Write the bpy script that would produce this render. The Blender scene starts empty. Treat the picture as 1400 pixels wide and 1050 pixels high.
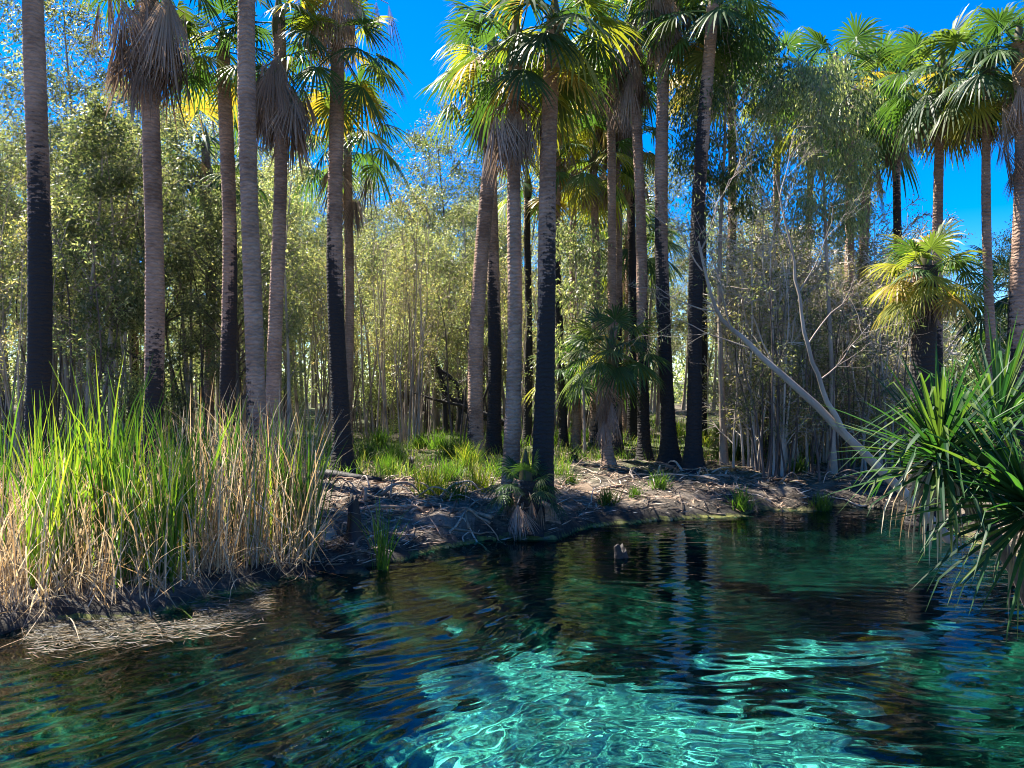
import bpy, math, random
import numpy as np
from math import radians, sin, cos, pi, tan
from mathutils import Vector
R = np.random.RandomState(7)
random.seed(7)
SC = bpy.context.scene
COL = SC.collection

# ------------------------------------------------------------------ camera, sky, sun, exposure
F = 1057.0; CX = 700.0; HY = 522.0; CAMZ = 2.5
cam_d = bpy.data.cameras.new('camera'); cam = bpy.data.objects.new('camera', cam_d); COL.objects.link(cam)
cam.location = (0, 0, CAMZ); cam.rotation_euler = (radians(90), 0, 0)
cam_d.sensor_width = 36; cam_d.lens = 36 * F / 1400.0; cam_d.shift_y = -(HY - 525) / 1400.0 * -1
cam_d.clip_start = 0.05; cam_d.clip_end = 3000
SC.camera = cam
SUN_EL = 56.0; SUN_AZ = -53.0            # azimuth from +Y, negative = to the left
w = bpy.data.worlds.new('World'); SC.world = w; w.use_nodes = True
nt = w.node_tree; nt.nodes.clear()
sky = nt.nodes.new('ShaderNodeTexSky'); sky.sky_type = 'NISHITA'; sky.sun_disc = False
sky.sun_elevation = radians(SUN_EL); sky.sun_rotation = radians(SUN_AZ)
sky.air_density = 1.0; sky.dust_density = 0.0; sky.ozone_density = 4.5; sky.altitude = 1500
hs = nt.nodes.new('ShaderNodeHueSaturation'); hs.inputs['Saturation'].default_value = 1.5; hs.inputs['Hue'].default_value = .512; hs.inputs['Value'].default_value = .94
bg = nt.nodes.new('ShaderNodeBackground'); bg.inputs['Strength'].default_value = 0.076
wo = nt.nodes.new('ShaderNodeOutputWorld')
nt.links.new(sky.outputs[0], hs.inputs['Color']); nt.links.new(hs.outputs[0], bg.inputs[0]); nt.links.new(bg.outputs[0], wo.inputs[0])
sd = bpy.data.lights.new('sun', 'SUN'); sd.energy = 5.0; sd.angle = radians(0.5); sd.color = (1.0, 0.93, 0.82)
so = bpy.data.objects.new('sun', sd); COL.objects.link(so)
sdir = Vector((sin(radians(SUN_AZ)) * cos(radians(SUN_EL)), cos(radians(SUN_AZ)) * cos(radians(SUN_EL)), sin(radians(SUN_EL))))
so.rotation_euler = sdir.to_track_quat('Z', 'Y').to_euler(); so.location = (-10, 15, 20)
SC.render.engine = 'CYCLES'
SC.view_settings.view_transform = 'Standard'; SC.view_settings.look = 'None'
SC.view_settings.exposure = 2.12
SC.cycles.filter_width = 1.0; SC.view_settings.gamma = 1.0
SC.cycles.max_bounces = 8; SC.cycles.diffuse_bounces = 3; SC.cycles.transparent_max_bounces = 8
SC.cycles.sample_clamp_indirect = 10.0

# ------------------------------------------------------------------ helpers
def at(px, d, py=None, z=None):
    x = (px - CX) / F * d
    if py is not None: z = CAMZ + (HY - py) / F * d
    return np.array([x, d, z if z is not None else 0.0])

def vnoise(x, y, s=1.0, seed=0):
    x = np.asarray(x, float) / s + seed * 17.3 + 1000; y = np.asarray(y, float) / s + seed * 9.1 + 1000
    xi = np.floor(x).astype(np.int64); yi = np.floor(y).astype(np.int64); fx = x - xi; fy = y - yi
    fx = fx * fx * (3 - 2 * fx); fy = fy * fy * (3 - 2 * fy)
    def h(a, b):
        n = (a * 374761393 + b * 668265263 + seed * 1442695041) & 0x7fffffff
        n = ((n ^ (n >> 13)) * 1274126177) & 0x7fffffff
        return (n ^ (n >> 16)) % 65536 / 65535.0
    return (h(xi, yi) * (1 - fx) + h(xi + 1, yi) * fx) * (1 - fy) + (h(xi, yi + 1) * (1 - fx) + h(xi + 1, yi + 1) * fx) * fy

class MB:
    """collects chunks of quads (numpy) into one mesh"""
    def __init__(s): s.V = []; s.Q = []; s.C = []; s.n = 0
    def add(s, v, q, c):
        v = np.asarray(v, float).reshape(-1, 3); q = np.asarray(q, np.int64).reshape(-1, 4)
        c = np.asarray(c, float)
        if c.ndim == 1: c = np.tile(c, (len(q), 1))
        s.V.append(v); s.Q.append(q + s.n); s.C.append(c); s.n += len(v)
    def tube(s, pts, rad, sides=6, col=(1, 1, 1), cap=True):
        pts = np.asarray(pts, float); n = len(pts); rad = np.broadcast_to(np.asarray(rad, float), (n,))
        t = np.gradient(pts, axis=0); t /= np.linalg.norm(t, axis=1)[:, None] + 1e-9
        ref = np.array([0, 1.0, 0]) if abs(t[0][1]) < 0.9 else np.array([1.0, 0, 0])
        u = np.cross(t, ref); u /= np.linalg.norm(u, axis=1)[:, None] + 1e-9; v = np.cross(t, u)
        a = np.arange(sides) / sides * 2 * pi
        P = pts[:, None, :] + rad[:, None, None] * (u[:, None, :] * np.cos(a)[None, :, None] + v[:, None, :] * np.sin(a)[None, :, None])
        i = np.arange(n - 1)[:, None] * sides; j = np.arange(sides)[None, :]; j2 = (j + 1) % sides
        q = np.stack([i + j, i + j2, i + sides + j2, i + sides + j], -1).reshape(-1, 4)
        V = P.reshape(-1, 3)
        if cap:
            V = np.vstack([V, pts[0], pts[-1]]); b = n * sides
            jj = np.arange(0, sides, 1)
            lo = np.stack([jj, np.full(sides, b), np.full(sides, b), (jj + 1) % sides], -1)
            # triangles written as quads with a midpoint are avoided: use pairs
            lo = np.array([[ (k) % sides, b, (k + 2) % sides, (k + 1) % sides] for k in range(0, sides - sides % 2, 2)])
            o = (n - 1) * sides
            hi = np.array([[o + (k) % sides, o + (k + 1) % sides, o + (k + 2) % sides, b + 1] for k in range(0, sides - sides % 2, 2)])
            q = np.vstack([q, lo, hi]) if len(lo) else q
        s.add(V, q, col)
        return P
    def ribbons(s, P, W, side, col):
        """P (n,k,3) centre lines, W (n,k) half widths, side (n,3) or (n,k,3)"""
        n, k, _ = P.shape
        if side.ndim == 2: side = np.repeat(side[:, None, :], k, 1)
        L = P - side * W[..., None]; Rr = P + side * W[..., None]
        V = np.stack([L, Rr], 2).reshape(-1, 3)
        b = (np.arange(n) * k * 2)[:, None]; i = (np.arange(k - 1) * 2)[None, :]
        q = np.stack([b + i, b + i + 1, b + i + 3, b + i + 2], -1).reshape(-1, 4)
        s.add(V, q, np.repeat(np.asarray(col, float), k - 1, 0))
    def leaves(s, P, D, N, L, Wd, col):
        """diamond leaves: P (n,3) base, D direction, N normal-ish"""
        D = D / (np.linalg.norm(D, axis=1)[:, None] + 1e-9); S = np.cross(D, N); S /= np.linalg.norm(S, axis=1)[:, None] + 1e-9
        L = np.broadcast_to(L, (len(P),))[:, None]; Wd = np.broadcast_to(Wd, (len(P),))[:, None]
        V = np.stack([P, P + D * L * .45 + S * Wd, P + D * L, P + D * L * .45 - S * Wd], 1).reshape(-1, 3)
        q = np.arange(len(P) * 4).reshape(-1, 4)
        s.add(V, q, col)
    def build(s, name, mat, parent=None, smooth=False, loc=None):
        V = np.vstack(s.V).astype(np.float32); Q = np.vstack(s.Q).astype(np.int32); C = np.vstack(s.C)
        me = bpy.data.meshes.new(name)
        me.vertices.add(len(V)); me.vertices.foreach_set('co', V.ravel())
        me.loops.add(Q.size); me.loops.foreach_set('vertex_index', Q.ravel())
        me.polygons.add(len(Q)); me.polygons.foreach_set('loop_start', np.arange(len(Q), dtype=np.int32) * 4)
        me.polygons.foreach_set('loop_total', np.full(len(Q), 4, dtype=np.int32))
        if smooth: me.polygons.foreach_set('use_smooth', np.ones(len(Q), dtype=bool))
        me.update(calc_edges=True)
        ca = me.color_attributes.new('Col', 'FLOAT_COLOR', 'CORNER')
        cc = np.ones((Q.size, 4), np.float32); cc[:, :3] = np.repeat(C[:, :3], 4, 0)
        ca.data.foreach_set('color', cc.ravel())
        o = bpy.data.objects.new(name, me); COL.objects.link(o)
        if mat: me.materials.append(mat)
        if parent: o.parent = parent
        if loc is not None: o.location = loc
        return o

def empty(name, loc, label=None, cat=None, group=None):
    o = bpy.data.objects.new(name, None); COL.objects.link(o); o.location = loc; o.empty_display_size = .3
    tag(o, label, cat, group); return o
def tag(o, label=None, cat=None, group=None, kind=None):
    if label: o['label'] = label
    if cat: o['category'] = cat
    if group: o['group'] = group
    if kind: o['kind'] = kind
    return o
def copy_tree(o, parent=None):
    c = o.copy(); COL.objects.link(c); c.parent = parent
    for ch in o.children: copy_tree(ch, c)
    return c

# ------------------------------------------------------------------ materials
def new_mat(name):
    m = bpy.data.materials.new(name); m.use_nodes = True; nt = m.node_tree; nt.nodes.clear()
    out = nt.nodes.new('ShaderNodeOutputMaterial'); return m, nt, out
def N(nt, t, **kw):
    n = nt.nodes.new(t)
    for k, v in kw.items():
        if k in n.inputs: n.inputs[k].default_value = v
        else: setattr(n, k, v)
    return n
def leaf_mat(name, trans=0.45, rough=0.45, tint=(1.5, 1.6, 0.55), var=0.25, spec=.25):
    m, nt, out = new_mat(name); L = nt.links.new
    at_ = N(nt, 'ShaderNodeVertexColor', layer_name='Col')
    oi = N(nt, 'ShaderNodeObjectInfo')
    mr = N(nt, 'ShaderNodeMapRange'); mr.inputs['To Min'].default_value = 1 - var; mr.inputs['To Max'].default_value = 1 + var
    L(oi.outputs['Random'], mr.inputs['Value'])
    h = N(nt, 'ShaderNodeHueSaturation'); L(at_.outputs[0], h.inputs['Color']); L(mr.outputs[0], h.inputs['Value'])
    pb = N(nt, 'ShaderNodeBsdfPrincipled', Roughness=rough); L(h.outputs[0], pb.inputs['Base Color']); pb.inputs['Specular IOR Level'].default_value = spec
    tr = N(nt, 'ShaderNodeBsdfTranslucent')
    mx = N(nt, 'ShaderNodeMix', data_type='RGBA', blend_type='MULTIPLY'); mx.inputs['Factor'].default_value = 1
    L(h.outputs[0], mx.inputs[6]); mx.inputs[7].default_value = (*tint, 1); L(mx.outputs[2], tr.inputs['Color'])
    ms = N(nt, 'ShaderNodeMixShader'); ms.inputs[0].default_value = trans
    L(pb.outputs[0], ms.inputs[1]); L(tr.outputs[0], ms.inputs[2]); L(ms.outputs[0], out.inputs[0])
    return m
def bark_mat(name, c1, c2, c3=(.024, .021, .020), scale=8, zs=.35, bump=.5, rough=.85, ring=0.0):
    """bark with noise in object space; Col.r carries how charred the bark is"""
    m, nt, out = new_mat(name); L = nt.links.new
    tc = N(nt, 'ShaderNodeTexCoord'); mp = N(nt, 'ShaderNodeMapping'); mp.inputs['Scale'].default_value = (1, 1, zs)
    L(tc.outputs['Object'], mp.inputs[0])
    n1 = N(nt, 'ShaderNodeTexNoise', Scale=scale, Detail=5, Roughness=.65); L(mp.outputs[0], n1.inputs[0])
    n2 = N(nt, 'ShaderNodeTexNoise', Scale=1.1, Detail=3); L(tc.outputs['Object'], n2.inputs[0])
    r1 = N(nt, 'ShaderNodeValToRGB'); r1.color_ramp.elements[0].position = .48; r1.color_ramp.elements[1].position = .80
    r1.color_ramp.elements[0].color = (*c1, 1); r1.color_ramp.elements[1].color = (*c2, 1)
    ad = N(nt, 'ShaderNodeMath', operation='ADD'); ml = N(nt, 'ShaderNodeMath', operation='MULTIPLY'); ml.inputs[1].default_value = .75
    L(n2.outputs[0], ml.inputs[0]); hf = N(nt, 'ShaderNodeMath', operation='MULTIPLY'); hf.inputs[1].default_value = .5
    L(n1.outputs[0], hf.inputs[0]); L(hf.outputs[0], ad.inputs[0]); L(ml.outputs[0], ad.inputs[1])
    L(ad.outputs[0], r1.inputs[0])
    vc = N(nt, 'ShaderNodeVertexColor', layer_name='Col'); sp = N(nt, 'ShaderNodeSeparateColor'); L(vc.outputs[0], sp.inputs[0])
    # char mask: blocky horizontal patches
    mp2 = N(nt, 'ShaderNodeMapping'); mp2.inputs['Scale'].default_value = (7, 7, 15); L(tc.outputs['Object'], mp2.inputs[0])
    n3 = N(nt, 'ShaderNodeTexNoise', Scale=1.0, Detail=4, Roughness=.7); L(mp2.outputs[0], n3.inputs[0])
    oi = N(nt, 'ShaderNodeObjectInfo'); oml = N(nt, 'ShaderNodeMath', operation='MULTIPLY'); oml.inputs[1].default_value = 40; L(oi.outputs['Random'], oml.inputs[0])
    for m_ in (mp, mp2): L(oml.outputs[0], m_.inputs['Location'])
    s1 = N(nt, 'ShaderNodeMath', operation='MULTIPLY_ADD'); L(n3.outputs[0], s1.inputs[0]); s1.inputs[1].default_value = 2.6; s1.inputs[2].default_value = -1.3
    s2 = N(nt, 'ShaderNodeMath', operation='ADD'); L(s1.outputs[0], s2.inputs[0]); L(sp.outputs[0], s2.inputs[1])
    mr = N(nt, 'ShaderNodeMapRange'); mr.inputs['From Min'].default_value = .38; mr.inputs['From Max'].default_value = .68; L(s2.outputs[0], mr.inputs[0])
    mx = N(nt, 'ShaderNodeMix', data_type='RGBA'); L(mr.outputs[0], mx.inputs['Factor']); L(r1.outputs[0], mx.inputs[6]); mx.inputs[7].default_value = (*c3, 1)
    pb = N(nt, 'ShaderNodeBsdfPrincipled', Roughness=rough); L(mx.outputs[2], pb.inputs['Base Color']); pb.inputs['Specular IOR Level'].default_value = .25
    hsum = n1.outputs[0]
    if ring:
        wv = N(nt, 'ShaderNodeTexWave', wave_type='BANDS', bands_direction='Z', Scale=ring, Distortion=7.0, Detail=4); L(tc.outputs['Object'], wv.inputs[0])
        wv.inputs['Detail Scale'].default_value = 2.0
        a2 = N(nt, 'ShaderNodeMath', operation='MULTIPLY_ADD'); L(wv.outputs['Fac'], a2.inputs[0]); a2.inputs[1].default_value = .8; L(n1.outputs[0], a2.inputs[2]); hsum = a2.outputs[0]
        dk = N(nt, 'ShaderNodeMix', data_type='RGBA', blend_type='MULTIPLY')
        rr = N(nt, 'ShaderNodeValToRGB'); rr.color_ramp.elements[0].position = .02; rr.color_ramp.elements[1].position = .3
        rr.color_ramp.elements[0].color = (.6, .58, .56, 1); rr.color_ramp.elements[1].color = (1, 1, 1, 1)
        L(wv.outputs['Fac'], rr.inputs[0]); dk.inputs['Factor'].default_value = .4
        L(r1.outputs[0], dk.inputs[6]); L(rr.outputs[0], dk.inputs[7]); L(dk.outputs[2], mx.inputs[6])
    bp = N(nt, 'ShaderNodeBump', Strength=bump, Distance=.02); L(hsum, bp.inputs['Height']); L(bp.outputs[0], pb.inputs['Normal'])
    L(pb.outputs[0], out.inputs[0]); return m
def col_mat(name, rough=.9, bump=0, trans=0):
    m, nt, out = new_mat(name); L = nt.links.new
    vc = N(nt, 'ShaderNodeVertexColor', layer_name='Col')
    tc = N(nt, 'ShaderNodeTexCoord'); n1 = N(nt, 'ShaderNodeTexNoise', Scale=14, Detail=4); L(tc.outputs['Object'], n1.inputs[0])
    mr = N(nt, 'ShaderNodeMapRange'); mr.inputs['From Min'].default_value = .3; mr.inputs['From Max'].default_value = .7; mr.inputs['To Min'].default_value = .6; mr.inputs['To Max'].default_value = 1.35
    L(n1.outputs[0], mr.inputs[0]); h = N(nt, 'ShaderNodeHueSaturation'); L(vc.outputs[0], h.inputs['Color']); L(mr.outputs[0], h.inputs['Value'])
    pb = N(nt, 'ShaderNodeBsdfPrincipled', Roughness=rough); L(h.outputs[0], pb.inputs['Base Color']); pb.inputs['Specular IOR Level'].default_value = .3
    if bump:
        bp = N(nt, 'ShaderNodeBump', Strength=bump, Distance=.02); L(n1.outputs[0], bp.inputs['Height']); L(bp.outputs[0], pb.inputs['Normal'])
    L(pb.outputs[0], out.inputs[0]); return m

M = dict(
    palm=leaf_mat('palm_leaf', .42, .45, (1.5, 1.7, .5), .12),
    dead=leaf_mat('dead_frond', .22, .8, (1.2, 1.0, .8), .12, .2),
    leaf=leaf_mat('tree_leaf', .5, .4, (2.5, 2.6, 1.2), .42, .4),
    reed=leaf_mat('reed_blade', .5, .45, (1.4, 1.5, .5), .1),
    dry=leaf_mat('dry_reed', .4, .7, (1.3, 1.1, .8), .1, .2),
    grass=leaf_mat('grass_blade', .5, .5, (1.4, 1.6, .5), .25),
    pand=leaf_mat('pandanus_leaf', .35, .5, (1.8, 2.2, .7), .1, .25),
    ptrunk=bark_mat('palm_bark', (.15, .092, .062), (.44, .29, .205), scale=7, zs=3.0, bump=.7, ring=4.2),
    pale=bark_mat('paperbark', (.17, .13, .10), (.50, .42, .34), scale=9, zs=.25, bump=.5),
    grey=bark_mat('smooth_bark', (.20, .155, .12), (.42, .345, .27), scale=5, zs=.3, bump=.3),
    twig=bark_mat('bare_twigs', (.30, .25, .20), (.60, .53, .45), scale=5, zs=.3, bump=.3),
    dark=bark_mat('dark_bark', (.045, .035, .03), (.16, .12, .10), scale=9, zs=.3, bump=.7),
    char=bark_mat('charred_wood', (.012, .011, .011), (.06, .052, .05), scale=14, zs=.3, bump=1.0, rough=.6),
    wood=col_mat('dead_wood', .85, .6),
    litter=col_mat('litter', .9),
)

# ------------------------------------------------------------------ terrain
POOL = np.array([(-12, 5.5), (-6.2, 7.2), (-5, 7.7), (-4.6, 8.06), (-3.87, 8.2), (-3.4, 9.0), (-2.98, 9.86), (-2.49, 10.25), (-1.95, 10.1), (-1.6, 11.0),
                 (-.9, 11.75), (-.1, 12.15), (.7, 12.3), (1.12, 13.1), (1.7, 13.75), (2.7, 13.9), (4.1, 14.5), (5.7, 15.1), (7.0, 15.4), (7.6, 14.6),
                 (7.2, 12.6), (7.2, 10.6), (6.3, 8.6), (5.5, 6.5), (5.0, 4.5), (4.5, 1.6), (0, 1.3), (-6, 1.2), (-12, 1.4)])
def pool_sd(x, y):
    x = np.asarray(x, float); y = np.asarray(y, float); d = np.full(x.shape, 1e9); ins = np.zeros(x.shape, bool)
    n = len(POOL)
    for i in range(n):
        a = POOL[i]; b = POOL[(i + 1) % n]; ab = b - a
        t = np.clip(((x - a[0]) * ab[0] + (y - a[1]) * ab[1]) / (ab @ ab), 0, 1)
        d = np.minimum(d, np.hypot(x - a[0] - t * ab[0], y - a[1] - t * ab[1]))
        c = ((a[1] > y) != (b[1] > y)); xx = (b[0] - a[0]) * (y - a[1]) / (b[1] - a[1] + 1e-12) + a[0]
        ins ^= c & (x < xx)
    return np.where(ins, -d, d)           # negative inside the pool
def H(x, y):
    x = np.asarray(x, float); y = np.asarray(y, float)
    s = pool_sd(x, y) + (vnoise(x, y, .55, 1) - .5) * .5 + (vnoise(x, y, .2, 2) - .5) * .16
    up = .34 * (1 - np.exp(-np.maximum(s, 0) / .45)) + .10 * (1 - np.exp(-np.maximum(s, 0) / 4))
    up += (vnoise(x, y, .9, 3) - .5) * .2 * np.clip(s, 0, 1) + (vnoise(x, y, .23, 4) - .5) * .11 * np.clip(s * 2, 0, 1) + (vnoise(x, y, 4, 5) - .5) * .18 * np.clip(s / 2, 0, 1)
    near = np.clip((1.6 - y) / 1.6, 0, 1) * .45 * (np.abs(x) < 12)
    far = np.clip((y - 35) / 60, 0, 3) * .6
    dp = np.maximum(-s, 0)
    dn = 2.0 * (1 - np.exp(-dp / 1.3)) * (.9 + .2 * vnoise(x, y, 2.4, 6)) + (vnoise(x, y, .5, 7) - .5) * .22 * np.clip(dp, 0, 1) + (vnoise(x, y, .18, 8) - .5) * .1 * np.clip(dp, 0, 1)
    return np.where(s > 0, up + near + far, -dn)
def h1(x, y): return float(H(np.array([x]), np.array([y]))[0])

def axis(lo, hi, step, far, g=1.12):
    a = list(np.arange(lo, hi + 1e-6, step)); s = step; v = hi
    while v < far: s *= g; v += s; a.append(v)
    s = step; v = lo; b = []
    while v > -far: s *= g; v -= s; b.append(v)
    return np.array(b[::-1] + a)
xs = axis(-9, 9, .05, 900); ys = axis(0.5, 21, .05, 900)
X, Y = np.meshgrid(xs, ys); Z = H(X, Y)
V = np.stack([X, Y, Z], -1).reshape(-1, 3); nx = len(xs); ny = len(ys)
i = np.arange(ny - 1)[:, None] * nx; j = np.arange(nx - 1)[None, :]
q = np.stack([i + j, i + j + 1, i + nx + j + 1, i + nx + j], -1).reshape(-1, 4)
fx = X[:-1, :-1].ravel(); fy = Y[:-1, :-1].ravel(); fz = Z[:-1, :-1].ravel()
# soil / litter / green ground / pool bed colours, each with an outline of its own
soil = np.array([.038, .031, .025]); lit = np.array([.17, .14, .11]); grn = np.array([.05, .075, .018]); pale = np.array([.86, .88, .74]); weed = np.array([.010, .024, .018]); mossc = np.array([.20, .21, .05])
def mixc(a, b, t): return a * (1 - t[:, None]) + b * t[:, None]
n1 = vnoise(fx, fy, .35, 11); n2 = vnoise(fx, fy, 1.6, 12); n3 = vnoise(fx, fy, .12, 13)
c = mixc(np.tile(soil, (len(fx), 1)), lit, np.clip((n1 * .5 + n3 * .5 + n2 * .5 - .55) * 3, 0, 1))
sdv = pool_sd(fx, fy)
g = np.clip((n2 * .7 + n1 * .3 - .38) * 5, 0, 1) * np.clip((fy - 15.5) / 3, 0, 1)
c = mixc(c, grn, g * .8)
c = mixc(c, np.array([.03, .028, .024]), np.clip(1 - sdv / .5, 0, 1) * (fz > 0))
# pool bed: pale sand patches, the sunlit area painted into their colour
sunlit_sand = np.zeros(len(fx))
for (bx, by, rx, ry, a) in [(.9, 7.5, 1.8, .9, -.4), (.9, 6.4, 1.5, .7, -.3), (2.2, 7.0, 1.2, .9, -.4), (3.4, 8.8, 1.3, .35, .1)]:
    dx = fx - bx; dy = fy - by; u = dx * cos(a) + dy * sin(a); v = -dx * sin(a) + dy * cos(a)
    sunlit_sand = np.maximum(sunlit_sand, np.clip((1.15 - np.hypot(u / rx, v / ry) + (n1 - .5) * 1.0 + (n3 - .5) * .35) * 5, 0, 1))
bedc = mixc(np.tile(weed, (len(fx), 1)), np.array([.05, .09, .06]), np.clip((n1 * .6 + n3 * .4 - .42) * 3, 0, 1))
wq = (vnoise(fx, fy, .7, 16) - .5) * 3.2; caustic_band = np.sin((fx * .96 + fy * .28) * 2 * pi / .42 + wq * 2.4) * .5 + .5; caustic_line = 1 - np.abs(np.sin((fx * .9 - fy * .43) * 6 + wq * 3.5))  # warped bands and thin lines paint caustic light into the bed colour
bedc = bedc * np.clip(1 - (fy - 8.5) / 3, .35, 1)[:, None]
bedc = mixc(bedc, pale, sunlit_sand * np.clip(.5 + .4 * caustic_band ** 3 + .55 * caustic_line ** 8 + .5 * (n3 - .5), .06, 1))
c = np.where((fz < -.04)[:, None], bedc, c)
mo = np.clip(1 - np.abs(fz) / .05, 0, 1) * np.clip((n2 - .35) * 4, 0, 1)
c = mixc(c, mossc, mo * .8 * (fy > 8))
gm, gnt, gout = new_mat('ground'); L = gnt.links.new
vc = N(gnt, 'ShaderNodeVertexColor', layer_name='Col'); tc = N(gnt, 'ShaderNodeTexCoord')
g1 = N(gnt, 'ShaderNodeTexNoise', Scale=9, Detail=8, Roughness=.75); g2 = N(gnt, 'ShaderNodeTexNoise', Scale=45, Detail=4, Roughness=.7)
L(tc.outputs['Object'], g1.inputs[0]); L(tc.outputs['Object'], g2.inputs[0])
mr = N(gnt, 'ShaderNodeMapRange'); mr.inputs['From Min'].default_value = .35; mr.inputs['From Max'].default_value = .65; mr.inputs['To Min'].default_value = .5; mr.inputs['To Max'].default_value = 1.5
L(g1.outputs[0], mr.inputs[0]); hh = N(gnt, 'ShaderNodeHueSaturation'); L(vc.outputs[0], hh.inputs['Color']); L(mr.outputs[0], hh.inputs['Value'])
pb = N(gnt, 'ShaderNodeBsdfPrincipled', Roughness=.95); pb.inputs['Specular IOR Level'].default_value = .2; L(hh.outputs[0], pb.inputs['Base Color'])
am = N(gnt, 'ShaderNodeMath', operation='ADD'); L(g1.outputs[0], am.inputs[0]); L(g2.outputs[0], am.inputs[1])
bp = N(gnt, 'ShaderNodeBump', Strength=.8, Distance=.05); L(am.outputs[0], bp.inputs['Height']); L(bp.outputs[0], pb.inputs['Normal']); L(pb.outputs[0], gout.inputs[0])
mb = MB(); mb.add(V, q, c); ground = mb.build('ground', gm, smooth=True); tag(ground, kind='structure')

# ------------------------------------------------------------------ water: real ripples, clear teal body
wx = np.concatenate([np.arange(-12.5, -6, .25), np.arange(-6, 8.2, .03)]); wy = np.arange(.8, 16.4, .03)
WX, WY = np.meshgrid(wx, wy)
def ripple(x, y):
    z = np.zeros_like(x); rs = np.random.RandomState(3)
    wxn = (vnoise(x, y, 1.5, 21) - .5) * .6 + (vnoise(x, y, .45, 23) - .5) * .22; wyn = (vnoise(x, y, 1.5, 22) - .5) * .6 + (vnoise(x, y, .45, 24) - .5) * .22
    left = 1 / (1 + np.exp((x - .3) * 1.6))       # diagonal ripples on the left, level ones on the right
    for k in range(16):
        lam = .11 * 1.10 ** k; a = .0062 * lam
        angL = radians(128 + rs.uniform(-26, 26)); angR = radians(90 + rs.uniform(-24, 24)); ph = rs.uniform(0, 6.28)
        env = .35 + 1.2 * vnoise(x, y, 1.1 + .1 * k, 30 + k)
        px = x + wxn * .8; py = y + wyn * .8
        z += a * env * (left * np.sin((px * cos(angL) + py * sin(angL)) * 2 * pi / lam + ph) + (1 - left) * np.sin((px * cos(angR) + py * sin(angR)) * 2 * pi / lam + ph * 2))
    r = np.hypot(x - 2.9, (y - 4.7)); z += .0028 * np.exp(-((r - 1.3) / .9) ** 2) * np.sin((r + wxn * .06) * 2 * pi / .24)
    calm = .34 + .75 * np.clip((12.5 - y) / 6.5, 0, 1)
    return z * calm
WZ = ripple(WX, WY)
V = np.stack([WX, WY, WZ], -1).reshape(-1, 3); nx = len(wx); ny = len(wy)
i = np.arange(ny - 1)[:, None] * nx; j = np.arange(nx - 1)[None, :]
q = np.stack([i + j, i + j + 1, i + nx + j + 1, i + nx + j], -1).reshape(-1, 4)
# closed body: a skirt and a floor deep under the ground sheet
per = np.concatenate([np.arange(nx), (np.arange(1, ny)) * nx + nx - 1, (ny - 1) * nx + np.arange(nx - 2, -1, -1), np.arange(ny - 2, 0, -1) * nx])
nb = len(V); low = V[per].copy(); low[:, 2] = -5.0; k = np.arange(len(per)); k2 = (k + 1) % len(per)
sk = np.stack([per[k], nb + k, nb + k2, per[k2]], -1)
V2 = np.vstack([V, low]); 
cn = [nb + 0, nb + nx - 1, nb + nx - 1 + ny - 1, nb + nx - 1 + ny - 1 + nx - 1]
mb = MB(); mb.add(V2, np.vstack([q, sk, [[cn[0], cn[3], cn[2], cn[1]]]]), (1, 1, 1))
wm, wnt, wout = new_mat('water'); L = wnt.links.new
gl = N(wnt, 'ShaderNodeBsdfGlossy', Roughness=0.0); rf_ = N(wnt, 'ShaderNodeBsdfRefraction', Roughness=0.0, IOR=1.33); fr = N(wnt, 'ShaderNodeFresnel', IOR=1.33); mw = N(wnt, 'ShaderNodeMixShader')
rf_.inputs['Color'].default_value = (.37, .99, .91, 1)
L(fr.outputs[0], mw.inputs[0]); L(rf_.outputs[0], mw.inputs[1]); L(gl.outputs[0], mw.inputs[2]); L(mw.outputs[0], wout.inputs[0])
water = mb.build('water', wm, smooth=True); tag(water, kind='structure')
water.cycles.is_caustics_caster = True; ground.cycles.is_caustics_receiver = True; sd.cycles.is_caustics_light = True


# ------------------------------------------------------------------ palms
GREENS = np.array([(.045, .088, .03), (.06, .11, .032), (.04, .078, .035), (.10, .135, .04)])
YEL = np.array([(.26, .24, .04), (.33, .22, .05), (.18, .20, .03)])
DEAD = np.array([(.22, .165, .125), (.30, .24, .19), (.16, .115, .085), (.26, .21, .18)])
UPZ = np.array([0, 0, 1.0])
def fan(mb, P, D, up, Rf, spread, nseg, droop, col, rs, fold=0.0, tip=.5):
    """one fan leaf: pleated segments joined in their inner half, tips hanging free"""
    D = D / np.linalg.norm(D); S = np.cross(D, up); S /= np.linalg.norm(S) + 1e-9; Nn = np.cross(S, D)
    a = (np.arange(nseg) + .5) / nseg * spread - spread / 2 + rs.normal(0, .015, nseg); da = spread / nseg
    rr = np.array([.04, .28, .52, .78, 1.0]); ww = np.array([.04, .28, .40, .26, .03])
    ln = Rf * (1 - .25 * (np.abs(a) / (spread / 2)) ** 2) * rs.uniform(.88, 1.05, nseg)
    d = np.cos(a)[:, None] * D + np.sin(a)[:, None] * S; s = -np.sin(a)[:, None] * D + np.cos(a)[:, None] * S
    d = d - fold * np.abs(np.sin(a))[:, None] * Nn
    r = ln[:, None] * rr
    C = P + d[:, None, :] * r[..., None]
    sag = droop * ln[:, None] * (rr ** 2) + tip * ln[:, None] * np.clip(rr - .5, 0, 1) ** 2 * rs.uniform(.5, 1.8, (nseg, 1))
    C[..., 2] -= sag
    side = s + Nn * .35 * np.where(np.arange(nseg) % 2, 1, -1)[:, None]
    W = ww[None, :] * ln[:, None] * da * .52
    cc = col * rs.uniform(.8, 1.2, (nseg, 1))
    mb.ribbons(C, W, side, cc)
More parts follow.
